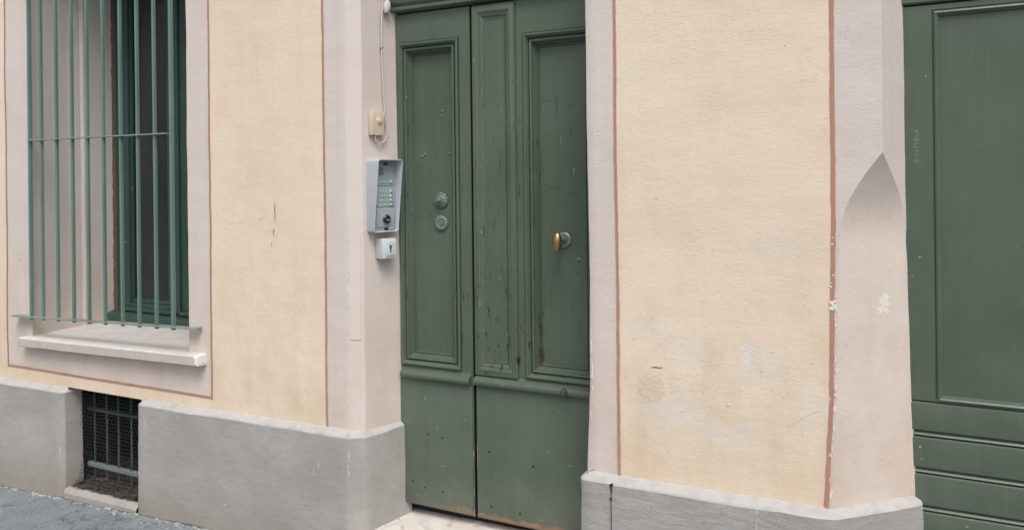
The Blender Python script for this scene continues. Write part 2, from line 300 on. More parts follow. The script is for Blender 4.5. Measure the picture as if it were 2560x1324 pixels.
class MB:
    def __init__(s): s.v = []; s.f = []
    def addm(s, v, f):
        n = len(s.v); s.v += [Vector(a) for a in v]; s.f += [tuple(i+n for i in a) for a in f]
    def box(s, x0, x1, y0, y1, z0, z1, bev=0.0):
        bm = bmesh.new(); bmesh.ops.create_cube(bm, size=1)
        for v in bm.verts: v.co = Vector((x0+(v.co.x+.5)*(x1-x0), y0+(v.co.y+.5)*(y1-y0), z0+(v.co.z+.5)*(z1-z0)))
        if bev: bmesh.ops.bevel(bm, geom=bm.edges[:], offset=bev, segments=2, affect='EDGES', profile=0.6)
        bm.verts.index_update(); s.addm([v.co.copy() for v in bm.verts], [[v.index for v in f.verts] for f in bm.faces]); bm.free(); return s
    def grid(s, rows, closed=False):
        n = len(rows[0]); v = [p for r in rows for p in r]; f = []
        for i in range(len(rows)-1):
            for j in range(n if closed else n-1):
                k = (j+1) % n; f.append((i*n+j, i*n+k, (i+1)*n+k, (i+1)*n+j))
        s.addm(v, f); return s
    def tube(s, pts, r, sides=8, cap=True):
        pts = [Vector(p) for p in pts]; rows = []
        for i, p in enumerate(pts):
            d = (pts[min(i+1, len(pts)-1)] - pts[max(i-1, 0)]).normalized()
            a = d.orthogonal() if i == 0 else (prev - d*prev.dot(d)); a.normalize(); prev = a; b = d.cross(a)
            rr = r[i] if isinstance(r, (list, tuple)) else r
            rows.append([p + (a*math.cos(t) + b*math.sin(t))*rr for t in [2*math.pi*k/sides for k in range(sides)]])
        s.grid(rows, True)
        if cap:
            n = len(s.v); s.f.append(tuple(range(n-sides, n))); s.f.append(tuple(range(n-sides*len(pts), n-sides*len(pts)+sides)))
        return s
    def lathe(s, c, axis, prof, sides=24, lobes=0, amp=0.0):
        """prof: list of (radius, distance along axis)"""
        c = Vector(c); ax = Vector(axis).normalized(); a = Vector((0, 0, 1)); b = ax.cross(a).normalized(); a = b.cross(ax); rows = []
        for r, h in prof:
            rows.append([c + ax*h + (a*math.cos(t) + b*math.sin(t))*(r*(1 + amp*(abs(math.cos(lobes*t/2))-.5)) if lobes else r) for t in [2*math.pi*k/sides for k in range(sides)]])
        s.grid(rows, True); return s
    def obj(s, name, mat, parent=None, **k): return obj(name, s.v, s.f, mat, parent, **k)
def ribbon(pts, w, ny=-1.0, jit=0.0):
    """flat brush mark along pts (x,y,z), width across in the XZ plane"""
    rows = []; pts = [Vector(p) for p in pts]
    for i, p in enumerate(pts):
        d = pts[min(i+1, len(pts)-1)] - pts[max(i-1, 0)]; q = Vector((-d.z, 0, d.x)).normalized()
        ww = w[i] if isinstance(w, (list, tuple)) else w
        a = ww*.5 + random.uniform(-jit, jit); b = ww*.5 + random.uniform(-jit, jit)
        rows.append([p - q*a, p + q*b])
    return rows
def lerp(t, pts):
    for (a, va), (b, vb) in zip(pts, pts[1:]):
        if t <= b: k = max(0, (t-a)/(b-a)); return va + (vb-va)*k
    return pts[-1][1]
def fr(a, b, n): return [a + (b-a)*i/n for i in range(n+1)]
def undulate(p, amp=1.0):
    """hand-trowelled plaster: the surface wanders by a few millimetres"""
    q = Vector((p[0], 0.3*p[1], p[2]))
    dy = 0.0040*noise.noise(q*2.1) + 0.0018*noise.noise(q*7.0 + Vector((5, 1, 2))) + 0.0007*noise.noise(q*19.0)
    dx = 0.0022*noise.noise(q*2.2 + Vector((11, 4, 8))) + 0.0011*noise.noise(q*13.0 + Vector((1, 9, 3)))
    return Vector((p[0] + dx*amp, p[1] + dy*amp, p[2]))

# ------------------------------------------------------------------ street
def zs(x): return -0.205 + 0.040*(x + 4.39)
xs = [-300, -60, -20] + fr(-9, 4, 130) + [20, 60, 300]; ys = [-300, -60, -12, -6, -3, -2] + fr(-1, 0.2, 16) + [0.5]
rows = [[Vector((x, y, zs(x) + (0.004*noise.noise(Vector((x*3, y*3, 0))) if abs(x) < 9 else 0))) for x in xs] for y in ys]
b = MB().grid(rows); street = b.obj("street", ASPHALT, kind='structure'); street['label'] = 'pale blue grey worn asphalt street running along the house wall'; street['category'] = 'street'

# ------------------------------------------------------------------ the house: wall
house = thing("town_house", "ochre plastered town house with pink grey bands, grey plinth and green doors", "building", (-1.4, 0, -0.1))
WL, WR, WB = -4.082, -2.893, 0.622                      # window opening
CL, CR, CT = -3.785, -3.225, 0.385                      # cellar opening
def E(z): return lerp(z, [(-1, -1.838), (1, -1.838), (2.1, -1.853), (9, -1.86)])
keysL = [(lambda z: (-9, 0)), (lambda z: (-4.7, 0)), (lambda z: (-4.300, 0)), (lambda z: (WL, 0)), (lambda z: (CL, 0)), (lambda z: (CR, 0)), (lambda z: (WR, 0)),
         (lambda z: (-2.747, 0)), (lambda z: (-2.076, 0)), (lambda z: (-1.963, 0)), (lambda z: (-1.957, 0.0012)), (lambda z: (-1.903, 0.0265)), (lambda z: (-1.899, 0.0300)), (lambda z: (E(z), 0.21)), (lambda z: (E(z) + 0.014, 0.25))]
divL = [10, 20, 11, 12, 22, 14, 8, 32, 5, 1, 3, 1, 8, 2]
def zrows(extra, top=6.5):
    z = set(round(v, 4) for v in fr(-0.35, 2.75, 124)); z |= set(extra) | {3.2, 4, 5, top}
    z = sorted(z); out = [z[0]]
    for a in z[1:]:
        if a - out[-1] < 0.008:
            if a in extra: out[-1] = a
            continue
        out.append(a)
    return out
def patch(name, keys, divs, zz, matfn, holefn, mats, parent=house, amp=1.0):
    v = []; f = []; fm = []; ncol = sum(divs) + 1
    for z in zz:
        k = [Vector(q(z)) for q in keys]
        for i, n in enumerate(divs):
            for j in range(n): p = k[i].lerp(k[i+1], j/n); v.append(undulate((p.x, p.y, z), amp))
        v.append(undulate((k[-1].x, k[-1].y, z), amp))
    seg = [i for i, n in enumerate(divs) for _ in range(n)]
    for r in range(len(zz)-1):
        zc = (zz[r]+zz[r+1])/2
        for c in range(ncol-1):
            if holefn(seg[c], zc): continue
            a, b_, c_, d = r*ncol+c, r*ncol+c+1, (r+1)*ncol+c+1, (r+1)*ncol+c
            if (v[a]-v[b_]).length < 1e-5 and (v[c_]-v[d]).length < 1e-5: continue
            f.append((a, b_, c_, d)); fm.append(matfn(seg[c], zc))
    return obj(name, v, f, mats, parent, fm=fm, smooth=28)
ZL = zrows([0.385, 0.450, 0.622, 2.75, 2.6])
wall = patch("wall", keysL, divL, ZL,
      lambda s, z: 1 if (s >= 8 or (2 <= s <= 6 and z > 0.45)) else 0,
      lambda s, z: (3 <= s <= 5 and WB < z < 2.75) or (s == 4 and z < CT) or (s >= 9 and z > 2.6), [OCHRE, BAND])
# pillar between the two doors: long chamfer with a pointed stop at its right corner
def edgeX(z): return lerp(z, [(-1, -.916), (.3, -.914), (.44, -.911), (.7, -.899), (1.09, -.896), (2.09, -.902), (9, -.904)])
ZT, ZB = 1.519, 1.25
def cw(z):
    if z >= ZT: return 0.0
    if z <= ZB: return 1.0
    return math.sin((ZT - z)/(ZT - ZB)*math.pi/2)**0.97
def innerR(z): return lerp(z, [(-1, .150), (.42, .143), (.7, .133), (1.2, .124), (2, .119), (9, .118)])
def A(z):
    full = lerp(z, [(-1, -.120), (.42, -.104), (.7, -.088), (1.2, -.074), (9, -.074)])
    return (.050 + cw(z)*(full - .050), 0)
def B(z):
    q = 0.96*cw(z); e = innerR(z); return (.050 + q*(e - .050), 0.225*q)
def redR(z): return min(lerp(z, [(-1, -.135), (.42, -.119), (.75, -.100), (1.3, -.089), (2, -.087), (9, -.086)]), A(z)[0]-0.004)
keysP = [(lambda z: (-.900, 0.27)), (lambda z: (edgeX(z), 0.016)), (lambda z: (edgeX(z) + .006, 0.004)), (lambda z: (edgeX(z) + .024, 0)), (lambda z: (-.787, 0)), (lambda z: (redR(z), 0)), A, B, (lambda z: (innerR(z), 0.225)), (lambda z: (innerR(z) + .004, 0.26))]
divP = [5, 1, 2, 5, 36, 4, 9, 7, 1]
pillar = patch("wall", keysP, divP, zrows([ZT, 2.6]), lambda s, z: 0 if s == 4 else (2 if s == 6 else 1), lambda s, z: (s < 3 and z > 2.6) or (s > 5 and z > 3.2), [OCHRE, BAND, CHAMFER])
# wall over the doors and beyond the gate (out of view, closes the front)
b = MB(); b.grid([[(x, 0.0, z) for x in (-1.968, -0.88)] for z in (2.6, 6.5)]); b.grid([[(x, y, 2.6) for x in (-2.0, -0.86)] for y in (0.0, 0.35)])
b.grid([[(x, 0.0, z) for x in (0.05, 2.62)] for z in (3.2, 6.5)]); b.grid([[(x, y, 3.2) for x in (0.04, 2.62)] for y in (0.0, 0.35)])
b.obj("wall", BAND, house)
b = MB(); b.grid([[(x, y, z) for z in fr(-.35, 6.5, 20)] for x, y in ((2.53, 0.26), (2.55, 0.1), (2.62, 0.0), (3.2, 0.0), (6.0, 0.0))]); b.obj("wall", OCHRE, house)
# window reveals
def reveal(pts, n, z0, z1, m):
    rows = [[undulate((x, y, z)) for x, y in pts] for z in fr(z0, z1, n)]; MB().grid(rows).obj("window_reveal", m, house)
def along(pl, st):
    out = []
    for (x0, y0), (x1, y1) in zip(pl, pl[1:]):
        n = max(1, int(math.hypot(x1-x0, y1-y0)/st)); out += [(x0+(x1-x0)*i/n, y0+(y1-y0)*i/n) for i in range(n)]
    return out + [pl[-1]]
reveal(along([(WL, 0), (WL+0.004, 0.22), (WL+0.010, 0.235), (WL+0.014, 0.275), (WL+0.030, 0.285), (-4.028, 0.50)], .03), 80, 0.56, 2.75, REVEAL)
reveal(along([(WR, 0), (-2.945, 0.50)], .05), 50, 0.56, 2.75, REVEAL)
MB().grid([[(x, y, 2.75) for x in (WL, WR)] for y in (0, 0.52)]).obj("window_reveal", REVEAL, house)
# dark rooms behind
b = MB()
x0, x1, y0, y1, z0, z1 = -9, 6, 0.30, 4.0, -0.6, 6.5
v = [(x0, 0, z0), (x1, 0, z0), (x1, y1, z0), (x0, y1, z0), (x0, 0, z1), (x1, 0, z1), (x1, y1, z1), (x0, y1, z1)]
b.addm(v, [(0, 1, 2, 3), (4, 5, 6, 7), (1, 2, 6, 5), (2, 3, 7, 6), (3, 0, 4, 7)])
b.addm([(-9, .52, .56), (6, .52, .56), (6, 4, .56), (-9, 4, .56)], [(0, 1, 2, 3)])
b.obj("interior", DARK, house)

# ------------------------------------------------------------------ plinth with whitened sloping top
def ztop(x): return lerp(x, [(-9, .36), (-4.4, .381), (-2.07, .413), (-.79, .413), (.2, .424), (9, .43)])
def roundend(x, y0, r, sgn, yin):
    return [(x, yin), (x, y0 + r)] + [(x + sgn*r*(1-math.cos(t)), y0 + r*(1-math.sin(t))) for t in fr(0.3, math.pi/2, 4)]
def plinth(plan, name="plinth"):
    pts = along(plan, .03); n = len(pts); nor = []
    for i in range(n):
        a = Vector(pts[max(0, i-1)]); c = Vector(pts[min(n-1, i+1)]); d = (c-a).normalized(); nor.append(Vector((d.y, -d.x)))
    body, cap = [], []
    def P(i, off, z, j=1.0):
        x, y = pts[i]; p = Vector((x, y, z)); q = p.copy(); q.x += nor[i].x*off; q.y += nor[i].y*off
        k = 0.0035*noise.noise(q*6) + 0.002*noise.noise(q*21); q.x += nor[i].x*k*j; q.y += nor[i].y*k*j; return q
    for z in fr(-.35, 1, 26):
        row = []
        for i in range(n):
            zt = ztop(pts[i][0]) - .030 + 0.004*noise.noise(Vector((pts[i][0]*5, pts[i][1]*9, 1))) + 0.003*noise.noise(Vector((pts[i][0]*23, pts[i][1]*20, 4)))
            t = (z+.35)/1.35; zz = -.35 + t*(zt+.35)
            row.append(P(i, 0.006*(1-t), zz))
        body.append(row)
    cap.append(body[-1])
    for off, dz in ((-.0015, .003), (-.006, .008), (-.020, .017), (-.034, .0255), (-.050, .033)):
        cap.append([P(i, off, ztop(pts[i][0]) - .030 + dz + 0.0018*noise.noise(Vector((pts[i][0]*7, pts[i][1]*9, 7))) + .0012*noise.noise(Vector((pts[i][0]*41, pts[i][1]*30, 7))), .8) for i in range(n)])
    p = MB().grid(body).obj(name, CEMENT, house); MB().grid(cap).obj("plinth_top", CAP, p); return p
plinth([(-9, -.034), (-4.6, -.034), (CL-.03, -.034), (CL-.012, -.030), (CL-.002, -.018), (CL, 0.0), (CL+.004, .072)])
plinth([(CR-.004, .072), (CR, 0.0), (CR+.002, -.018), (CR+.012, -.030), (CR+.03, -.034), (-1.948, -.034), (-1.944, -.0325), (-1.880, .001), (-1.876, .005), (-1.822, .20), (-1.812, .24)])
plinth([(-.925, .24), (-.927, -.010), (-.920, -.026), (-.905, -.034), (-.125, -.034), (-.095, -.026), (.130, .165), (.158, .195), (.162, .25)])
plinth([(2.50, .25), (2.53, 0.05), (2.60, -.034), (6, -.034)])

# ------------------------------------------------------------------ painted lines on the plaster
def line(pf, n, w=.0106):
    pts = []
    for i in range(n+1):
        x, z = pf(i/n); p = undulate((x, 0, z)); pts.append((p.x + .0012*noise.noise(Vector((x*9, 2, z*9))), p.y - .0022, p.z))
    MB().grid(ribbon(pts, w, jit=.0009)).obj("painted_line", RED, house)
line(lambda t: (-4.300, .442 + t*2.7), 110); line(lambda t: (-2.747, .442 + t*2.7), 110)
line(lambda t: (-4.291 + t*1.536, .450), 70, .0115)
line(lambda t: (-2.076, .40 + t*2.6), 110); line(lambda t: (-.787, .405 + t*2.6), 120)
line(lambda t: (redR(.415 + t*2.6), .415 + t*2.6), 120, .0125)
# chipped whitened arrises left by plaster beads
def chips(x, y, z0, z1, n, wmin, wmax):
    b = MB()
    for _ in range(n):
        z = random.uniform(z0, z1); h = random.uniform(.006, .03); w_ = random.uniform(wmin, wmax); xx = x(z) + random.uniform(-.003, .003)
        p = undulate((xx, y, z)); c = [Vector((p.x + w_*(.5-.5*abs(k))*s, p.y - .0022, p.z + h*k*.5)) for k, s in ((-1, 1), (-.4, 1), (.3, 1.2), (1, 1), (.4, -1), (-.3, -.8))]
        b.addm(c, [(0, 1, 2, 3, 4, 5)])
    b.obj("flaked_plaster", FLAKE, house, smooth=0, kind='stuff')
chips(lambda z: -1.962, 0.0, .45, 1.22, 34, .004, .009); chips(lambda z: redR(z)+.010, 0.0, .45, 1.1, 26, .004, .012); chips(lambda z: edgeX(z)+.014, 0.002, .45, .95, 16, .004, .010)
def nicks(rect, n, mat, smin, smax, name="flaked_plaster"):
    b = MB()
    for _ in range(n):
        x = random.uniform(rect[0], rect[1]); z = random.uniform(rect[2], rect[3]); r = random.uniform(smin, smax); p = undulate((x, 0, z)); k = 6; a0 = random.uniform(0, 6)
        b.addm([Vector((p.x + r*random.uniform(.5, 1.2)*math.cos(a0+t), p.y - .0030, p.z + r*random.uniform(.4, 1.0)*math.sin(a0+t))) for t in [2*math.pi*i/k for i in range(k)]], [tuple(range(k))])
    b.obj(name, mat, house, smooth=0, kind='stuff')
nicks((-2.62, -2.30, 1.20, 1.30), 14, FLAKE, .002, .007); nicks((-2.70, -2.10, .46, .95), 12, FLAKE, .002, .006); nicks((-.76, -.14, .46, .95), 22, FLAKE, .002, .006); nicks((-.76, -.14, .46, 1.9), 18, GREYSCUFF, .0010, .0022)
nicks((-.101, -.086, 1.030, 1.075), 7, FLAKE, .005, .010); nicks((-.100, -.090, 1.10, 1.28), 7, FLAKE, .002, .005); nicks((-4.27, -4.12, .95, 1.15), 4, GREYSCUFF, .002, .006)
# patch of fresh filler on the corner left of the entrance
v = [(-1.953, z) for z in (.81, 1.24)]
MB().box(-.035, .035, -.0032, 0.010, 0.0, 0.40, .002)
b = MB(); zz = fr(.785, 1.22, 20)
b.grid([[undulate((x, y, z)) + Vector((-.0008, -.0026, 0)) for x, y in ((-1.951, .0035), (-1.928, .0138), (-1.908, .0228))] for z in zz]); b.obj("filler_patch", BAND, house)
# thin dark streak on the left wall, ink drip on the plinth
def mark(name, pts, w, mat, parent, y):
    return MB().grid(ribbon([(x, y(x, z) if callable(y) else y, z) for x, z in pts], w, jit=.0004)).obj(name, mat, parent)
wy = lambda x, z: undulate((x, 0, z)).y - .002
mark("dark_streak", [(-2.351, 1.362), (-2.354, 1.33), (-2.352, 1.30), (-2.357, 1.27)], [.001, .004, .003, .001], GREYSCUFF, house, wy)
mark("dark_streak", [(-2.361, 1.245), (-2.364, 1.225), (-2.362, 1.21)], [.001, .004, .001], GREYSCUFF, house, wy)
mark("dark_streak", [(-2.374, 1.18), (-2.377, 1.16)], [.003, .001], GREYSCUFF, house, wy)
mark("gouge", [(-.672, .798), (-.655, .801), (-.640, .800), (-.628, .803)], [.001, .004, .003, .001], GREYSCUFF, house, wy)
mark("scratch", [(-.235, .655), (-.205, .672), (-.185, .690), (-.160, .705), (-.128, .722)], [.001, .003, .002, .003, .001], SCRATCHTAN, house, wy)
mark("ink_drip", [(-.797, .392), (-.806, .386), (-.805, .375), (-.804, .36)], [.004, .012, .006, .003], INK, house, -.0405)
mark("ink_drip", [(-.804, .362), (-.8045, .345), (-.805, .34), (-.8045, .33), (-.805, .20), (-.805, -.05)], [.003, .003, .008, .003, .0035, .003], INK, house, -.0435)

# ------------------------------------------------------------------ window: sill, frame, sashes
b = MB(); rows = []
prof = [(.50, .646), (.30, .642), (.02, .637), (-.046, .633), (-.052, .628), (-.053, .590), (-.048, .586), (.01, .585)]
for x in fr(-4.125, -2.782, 60):
    k = (x+4.125)/1.343*.024; rows.append([Vector((x, y + .0015*noise.noise(Vector((x*14, y*9, z*9))), z - .008 + k + .002*noise.noise(Vector((x*17, y*7, z*31))))) for y, z in prof if True])
    if x < WL or x > WR: rows[-1][0].y = rows[-1][1].y = rows[-1][2].y = 0.01
b.grid(rows); n = len(prof); b.f += [tuple(range(n)), tuple(range(len(b.v)-n, len(b.v)))]
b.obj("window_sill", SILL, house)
WY = .46
b = MB().box(-4.045, -3.985, WY, WY+.07, .645, 2.77, .004).box(-2.985, -2.93, WY, WY+.07, .645, 2.77, .004).box(-3.985, -2.985, WY, WY+.07, 2.70, 2.77, .004)
window = b.obj("window", FRAMEGREEN, house, label="dark green two-leaf casement window set deep behind the grille")
b = MB(); b.grid([[(x, y, z) for x in (-4.04, -2.94)] for y, z in ((.50, .704), (.44, .700), (.412, .690), (.405, .680), (.405, .652), (.412, .645), (.50, .645))]); b.obj("bottom_board", FRAMEGREEN, window)
def sash(x0, x1, meet):
    z0, z1 = .712, 2.695; a, c = (.085, .075) if meet > 0 else (.075, .085)
    b = MB().box(x0, x0+a, WY-.012, WY+.035, z0, z1, .004).box(x1-c, x1, WY-.012, WY+.035, z0, z1, .004).box(x0+a, x1-c, WY-.012, WY+.035, z0, z0+.038, .004).box(x0+a, x1-c, WY-.012, WY+.035, z1-.06, z1, .004)
    b.box(x0+a, x1-c, WY+.004, WY+.03, z0+.038, z0+.062, .003).box(x0+a, x0+a+.014, WY+.002, WY+.03, z0+.062, z1-.06, .003).box(x1-c-.014, x1-c, WY+.002, WY+.03, z0+.062, z1-.06, .003)
    b.box(x0-.0+.01, x1-.01, WY-.030, WY-.012, z0-.006, z0+.016, .005)
    b.obj("sash", FRAMEGREEN, window)
    MB().box(x0+a+.012, x1-c-.012, WY+.016, WY+.020, z0+.06, z1-.06).obj("pane", GLASS, window, smooth=0)
sash(-3.980, -3.497, 1); sash(-3.490, -2.990, -1)
MB().box(-3.522, -3.468, WY-.024, WY-.010, .72, 2.69, .005).obj("meeting_strip", FRAMEGREEN, window)

b = MB(); rows = []
for z in fr(.70, 2.74, 90):
    k = .5 + .5*noise.noise(Vector((0, 0, z*22))) + .4*noise.noise(Vector((3, 0, z*60))); rows.append([(-4.040, .462, z), (-4.034, .452 - .010*k, z), (-4.026, .450 - .014*k, z), (-4.016 + .006*k, .458, z)])
b.grid(rows).obj("mortar_joint", JOINT, house)

# ------------------------------------------------------------------ window grille
gr = thing("window_grille", "blue green iron bar grille in front of the deep window", "grille", (-3.5, -.03, .75))
def zb(x): return .738 + (x+4.17)*.0255
BX = [-4.037, -3.938, -3.812, -3.686, -3.566, -3.444, -3.316, -3.195, -3.075, -2.960]
for i, x in enumerate(BX):
    w_ = .0078 if i in (0, 9) else .0066; rows = []
    for z in [zb(x)-.014] + fr(zb(x), 2.72, 16):
        dx = .0022*noise.noise(Vector((x*5, 0, z*.9))); rows.append([(x-w_+dx, -.03-w_, z), (x+w_+dx, -.03-w_, z), (x+w_+dx, -.03+w_, z), (x-w_+dx, -.03+w_, z)])
    b = MB().grid(rows, True); b.f += [(0, 1, 2, 3), tuple(range(len(b.v)-4, len(b.v)))]; b.obj("bar", GRILLEGREEN, gr, smooth=20)
def flat(x0, x1, zf, d0, d1, th, ends=False):
    rows = []
    for x in fr(x0, x1, 24):
        z = zf(x) + .0015*noise.noise(Vector((x*4, 1, 1))); y0 = d0
        rows.append([(x, y0, z-th), (x, d1, z-th), (x, d1, z+th), (x, y0, z+th)])
    b = MB().grid(rows, True); b.f += [(0, 1, 2, 3), tuple(range(len(b.v)-4, len(b.v)))]
    if ends:
        for x in (x0+.006, x1-.006): b.box(x-.005, x+.005, -.02, .03, zf(x)-.012, zf(x)+.003, .001)
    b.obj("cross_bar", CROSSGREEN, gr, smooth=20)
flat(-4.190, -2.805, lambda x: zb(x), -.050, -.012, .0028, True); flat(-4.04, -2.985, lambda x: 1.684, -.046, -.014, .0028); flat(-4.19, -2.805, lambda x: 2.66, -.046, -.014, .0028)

# ------------------------------------------------------------------ cellar opening
b = MB(); b.grid([[undulate((x, y, CT + .004*noise.noise(Vector((x*14, 0, y*10)))), 1.0) for x in fr(CL-.01, CR+.01, 30)] for y in (.0, .04, .074)]); b.obj("cellar_reveal", REVEAL, house)
b = MB(); b.grid([[Vector((x, y, -.132 + (x-CL)*.012 + h + .004*noise.noise(Vector((x*12, y*12, 3))))) for x in fr(CL+.012, CR+.004, 26)] for y, h in ((-.040, -.12), (-.041, -.018), (-.034, -.006), (-.02, 0), (.12, .004), (.30, -.01))])
b.obj("cellar_sill", DIRTYSTONE, house)
cg = thing("cellar_grille", "small dark barred cellar vent covered with hexagonal chicken wire", "grille", (-3.5, .09, -.1))
for x in (-3.735, -3.638, -3.546, -3.447, -3.350, -3.265): MB().tube([(x, .11, -.13), (x + .002, .11, .12), (x, .11, .40)], .006, 8).obj("bar", CELLARGREEN, cg)
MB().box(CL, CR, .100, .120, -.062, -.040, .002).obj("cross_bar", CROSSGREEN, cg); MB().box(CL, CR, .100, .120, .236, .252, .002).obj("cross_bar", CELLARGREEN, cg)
b = MB(); s_ = .0125; hx = s_*math.sqrt(3)
def wp(x, z): return Vector((x + .004*noise.noise(Vector((x*20, 0, z*20))), .066 + .012*noise.noise(Vector((x*6, 3, z*6))) - .018*max(0, (.05-z)/.15), z + .004*noise.noise(Vector((x*20, 5, z*20)))))
j = 0; z = -.125
while z < .375:
    x = CL + .004 + (hx/2 if j % 2 else 0)
    while x < CR - .004:
        for q in ((x, z+2*0), ):
            p0 = (x, z + s_*.5); p1 = (x, z - s_*.5); p2 = (x + hx/2, z + s_); p3 = (x - hx/2, z + s_)
            for a, c in ((p1, p0), (p0, p2), (p0, p3)):
                if CL < c[0] < CR: b.tube([wp(*a), wp(*c)], .0009, 3, False)
        x += hx
    z += 1.5*s_; j += 1
b.obj("wire_mesh", WIRE, cg, smooth=0, kind='stuff')
b = MB()
for i in range(300):
    x = random.uniform(CL+.005, CR-.005); y = random.uniform(-.005, .12); hz = -.130 + (x-CL)*.012 + random.random()**2*.035*(0.35 + min(1, max(0, (y+.01)/.06)))
    l = random.uniform(.004, .013); w_ = l*random.uniform(.3, .7); M_ = Matrix.Rotation(random.uniform(0, 6.3), 3, 'Z') @ Matrix.Rotation(random.uniform(-.9, .9), 3, 'X') @ Matrix.Rotation(random.uniform(-.9, .9), 3, 'Y')
    b.addm([Vector((x, y, hz)) + M_ @ Vector(q) for q in ((-l, 0, 0), (0, -w_, .2*l), (l, 0, .1*l), (0, w_, .25*l))], [(0, 1, 2), (0, 2, 3)])
o = b.obj("dead_leaves", LEAF, None, smooth=0, kind='stuff'); o['label'] = 'dry brown leaf litter heaped at the foot of the cellar vent'; o['category'] = 'leaves'

# ------------------------------------------------------------------ entrance: step, frame, two leaves
b = MB(); rows = []
for y, dz in ((-.13, -.20), (-.13, -.012), (-.122, -.003), (-.10, 0), (-.05, .001), (0, .002), (.06, .002), (.12, .002), (.18, .003), (.24, .003), (.34, .004)):
    rows.append([Vector((x, y, dz + .004*noise.noise(Vector((x*7, y*7, 2))) + .002*noise.noise(Vector((x*25, y*25, 2))) + (x+1.45)*.016)) for x in fr(-1.962, -.86, 44)])
b.grid(rows); b.f += []
doorstep = b.obj("doorstep", STONE, None, kind='structure'); doorstep['label'] = 'worn pinkish stone step in front of the entrance door'; doorstep['category'] = 'step'
FY = .21
PROF = [(0, 0), (.028, 0), (.0285, .008), (.0315, .008), (.032, -.008), (.036, -.011), (.041, -.010), (.047, -.003), (.0515, .008), (.0525, .013), (.0555, .013), (.056, .003), (.060, .000), (.065, .002), (.0665, .012), (.070, .019), (.076, .029), (.079, .036), (.0795, .030), (.083, .029), (.086, .040)]
PROF2 = [(0, 0), (.012, -.003), (.020, 0), (.022, .003), (.030, .005), (.036, .011), (.040, .013), (.041, .010), (.046, .011), (.049, .016)]
PROF3 = [(0, 0), (.001, .004), (.004, .004), (.006, -.002), (.011, -.004), (.015, -.001), (.017, .004), (.020, .005), (.023, .014)]
def moulding(x0, x1, z0, z1, y, prof):
    rows = []
    for t, d in prof: rows.append([(x0+t, y+d, z0+t), (x1-t, y+d, z0+t), (x1-t, y+d, z1-t), (x0+t, y+d, z1-t)])
    return MB().grid(rows, True)
def frame_face(b, X0, X1, Z0, Z1, x0, x1, z0, z1, y, yb):
    o = [(X0, y, Z0), (X1, y, Z0), (X1, y, Z1), (X0, y, Z1)]; i = [(x0, y, z0), (x1, y, z0), (x1, y, z1), (x0, y, z1)]; k = [(X0, yb, Z0), (X1, yb, Z0), (X1, yb, Z1), (X0, yb, Z1)]
    e = .003; o2 = [(X0, y+e, Z0), (X1, y+e, Z0), (X1, y+e, Z1), (X0, y+e, Z1)]; o = [(X0+e, y, Z0+e), (X1-e, y, Z0+e), (X1-e, y, Z1-e), (X0+e, y, Z1-e)]
    b.grid([i, o, o2, k], True); n = len(b.v); b.f.append((n-4, n-3, n-2, n-1)); return b
def half_round(x0, x1, z, r, y, proud, nx=20):
    rows = []
    prof = [(0, r*1.25), (-.2, r*1.05)] + [(-proud*math.cos(t), r*math.sin(t)) for t in fr(math.pi*.42, -math.pi*.5, 9)] + [(0, -r*1.1)]
    for x in fr(x0, x1, nx): rows.append([(x, y + (d if abs(d) > .19 and False else (d if d > -.19 else -.004)), z + h + .0006*noise.noise(Vector((x*30, 0, h*50)))) for d, h in prof])
    b = MB().grid(rows); n = len(prof); b.f += [tuple(range(n)), tuple(range(len(b.v)-n, len(b.v)))]; return b
def leaf(X0, X1, mx0, mx1, mz1, label, twist=0):
    b = frame_face(MB(), X0, X1, .046, 2.172, mx0, mx1, .618, mz1, FY, FY+.055)
    lf = b.obj("door_leaf", DOORGREEN, house, label=label, smooth=20)
    moulding(mx0, mx1, .618, mz1, FY, PROF).obj("panel_moulding", DOORGREEN, lf, smooth=25)
    rows = [[(x, FY+.040 + .0015*noise.noise(Vector((x*4, 0, z*3))), z) for x in fr(mx0+.086, mx1-.086, 8)] for z in fr(.704, mz1-.086, 24)]
    MB().grid(rows).obj("panel", DOORGREEN, lf)
    return lf
lfL = leaf(-1.905, -1.4815, -1.866, -1.505, 2.076, "narrow left door leaf with two round rosettes")
MB().box(-1.4815, -1.4802, FY+.003, FY+.055, .05, 2.168).obj("leaf_edge_shade", GAPSHADE, lfL, smooth=0)  # near-black strip on the edge paints in the shade of the leaf gap
half_round(-1.826, -1.488, .613, .021, FY, .031).obj("rail_moulding", DOORGREEN, lfL, smooth=40)
MB().box(-1.900, -1.4845, FY-.006, FY+.01, .052, .592, .003).obj("kick_panel", DOORGREEN, lfL)
lfR = leaf(-1.4675, -.870, -1.268, -.905, 2.064, "wide right door leaf with brass knob")
half_round(-1.4645, -.872, .617, .021, FY, .031).obj("rail_moulding", DOORGREEN, lfR, smooth=40)
MB().box(-1.464, -.872, FY-.006, FY+.01, .054, .596, .003).obj("kick_panel", DOORGREEN, lfR)
b = frame_face(MB(), -1.4655, -1.270, .642, 2.164, -1.456, -1.278, .655, 2.152, FY-.013, FY+.004)
ms = b.obj("meeting_stile", DOORGREEN, lfR, smooth=20)
b = moulding(-1.456, -1.278, .655, 2.152, FY-.013, PROF2); b.grid([[(x, FY+.003 + .001*noise.noise(Vector((x*9, 1, z*4))), z) for x in fr(-1.407, -1.327, 4)] for z in fr(.704, 2.103, 20)]); b.obj("stile_panel", DOORGREEN, lfR, smooth=25)
b = MB(); b.grid([[(x, y, z) for x in (-1.91, -.862)] for y, z in ((.262, 2.176), (.185, 2.180), (.178, 2.184), (.178, 2.196), (.184, 2.201), (.170, 2.212), (.166, 2.226), (.172, 2.236), (.186, 2.240), (.186, 2.60))])
b.obj("door_transom", DOORGREEN, house, smooth=30)
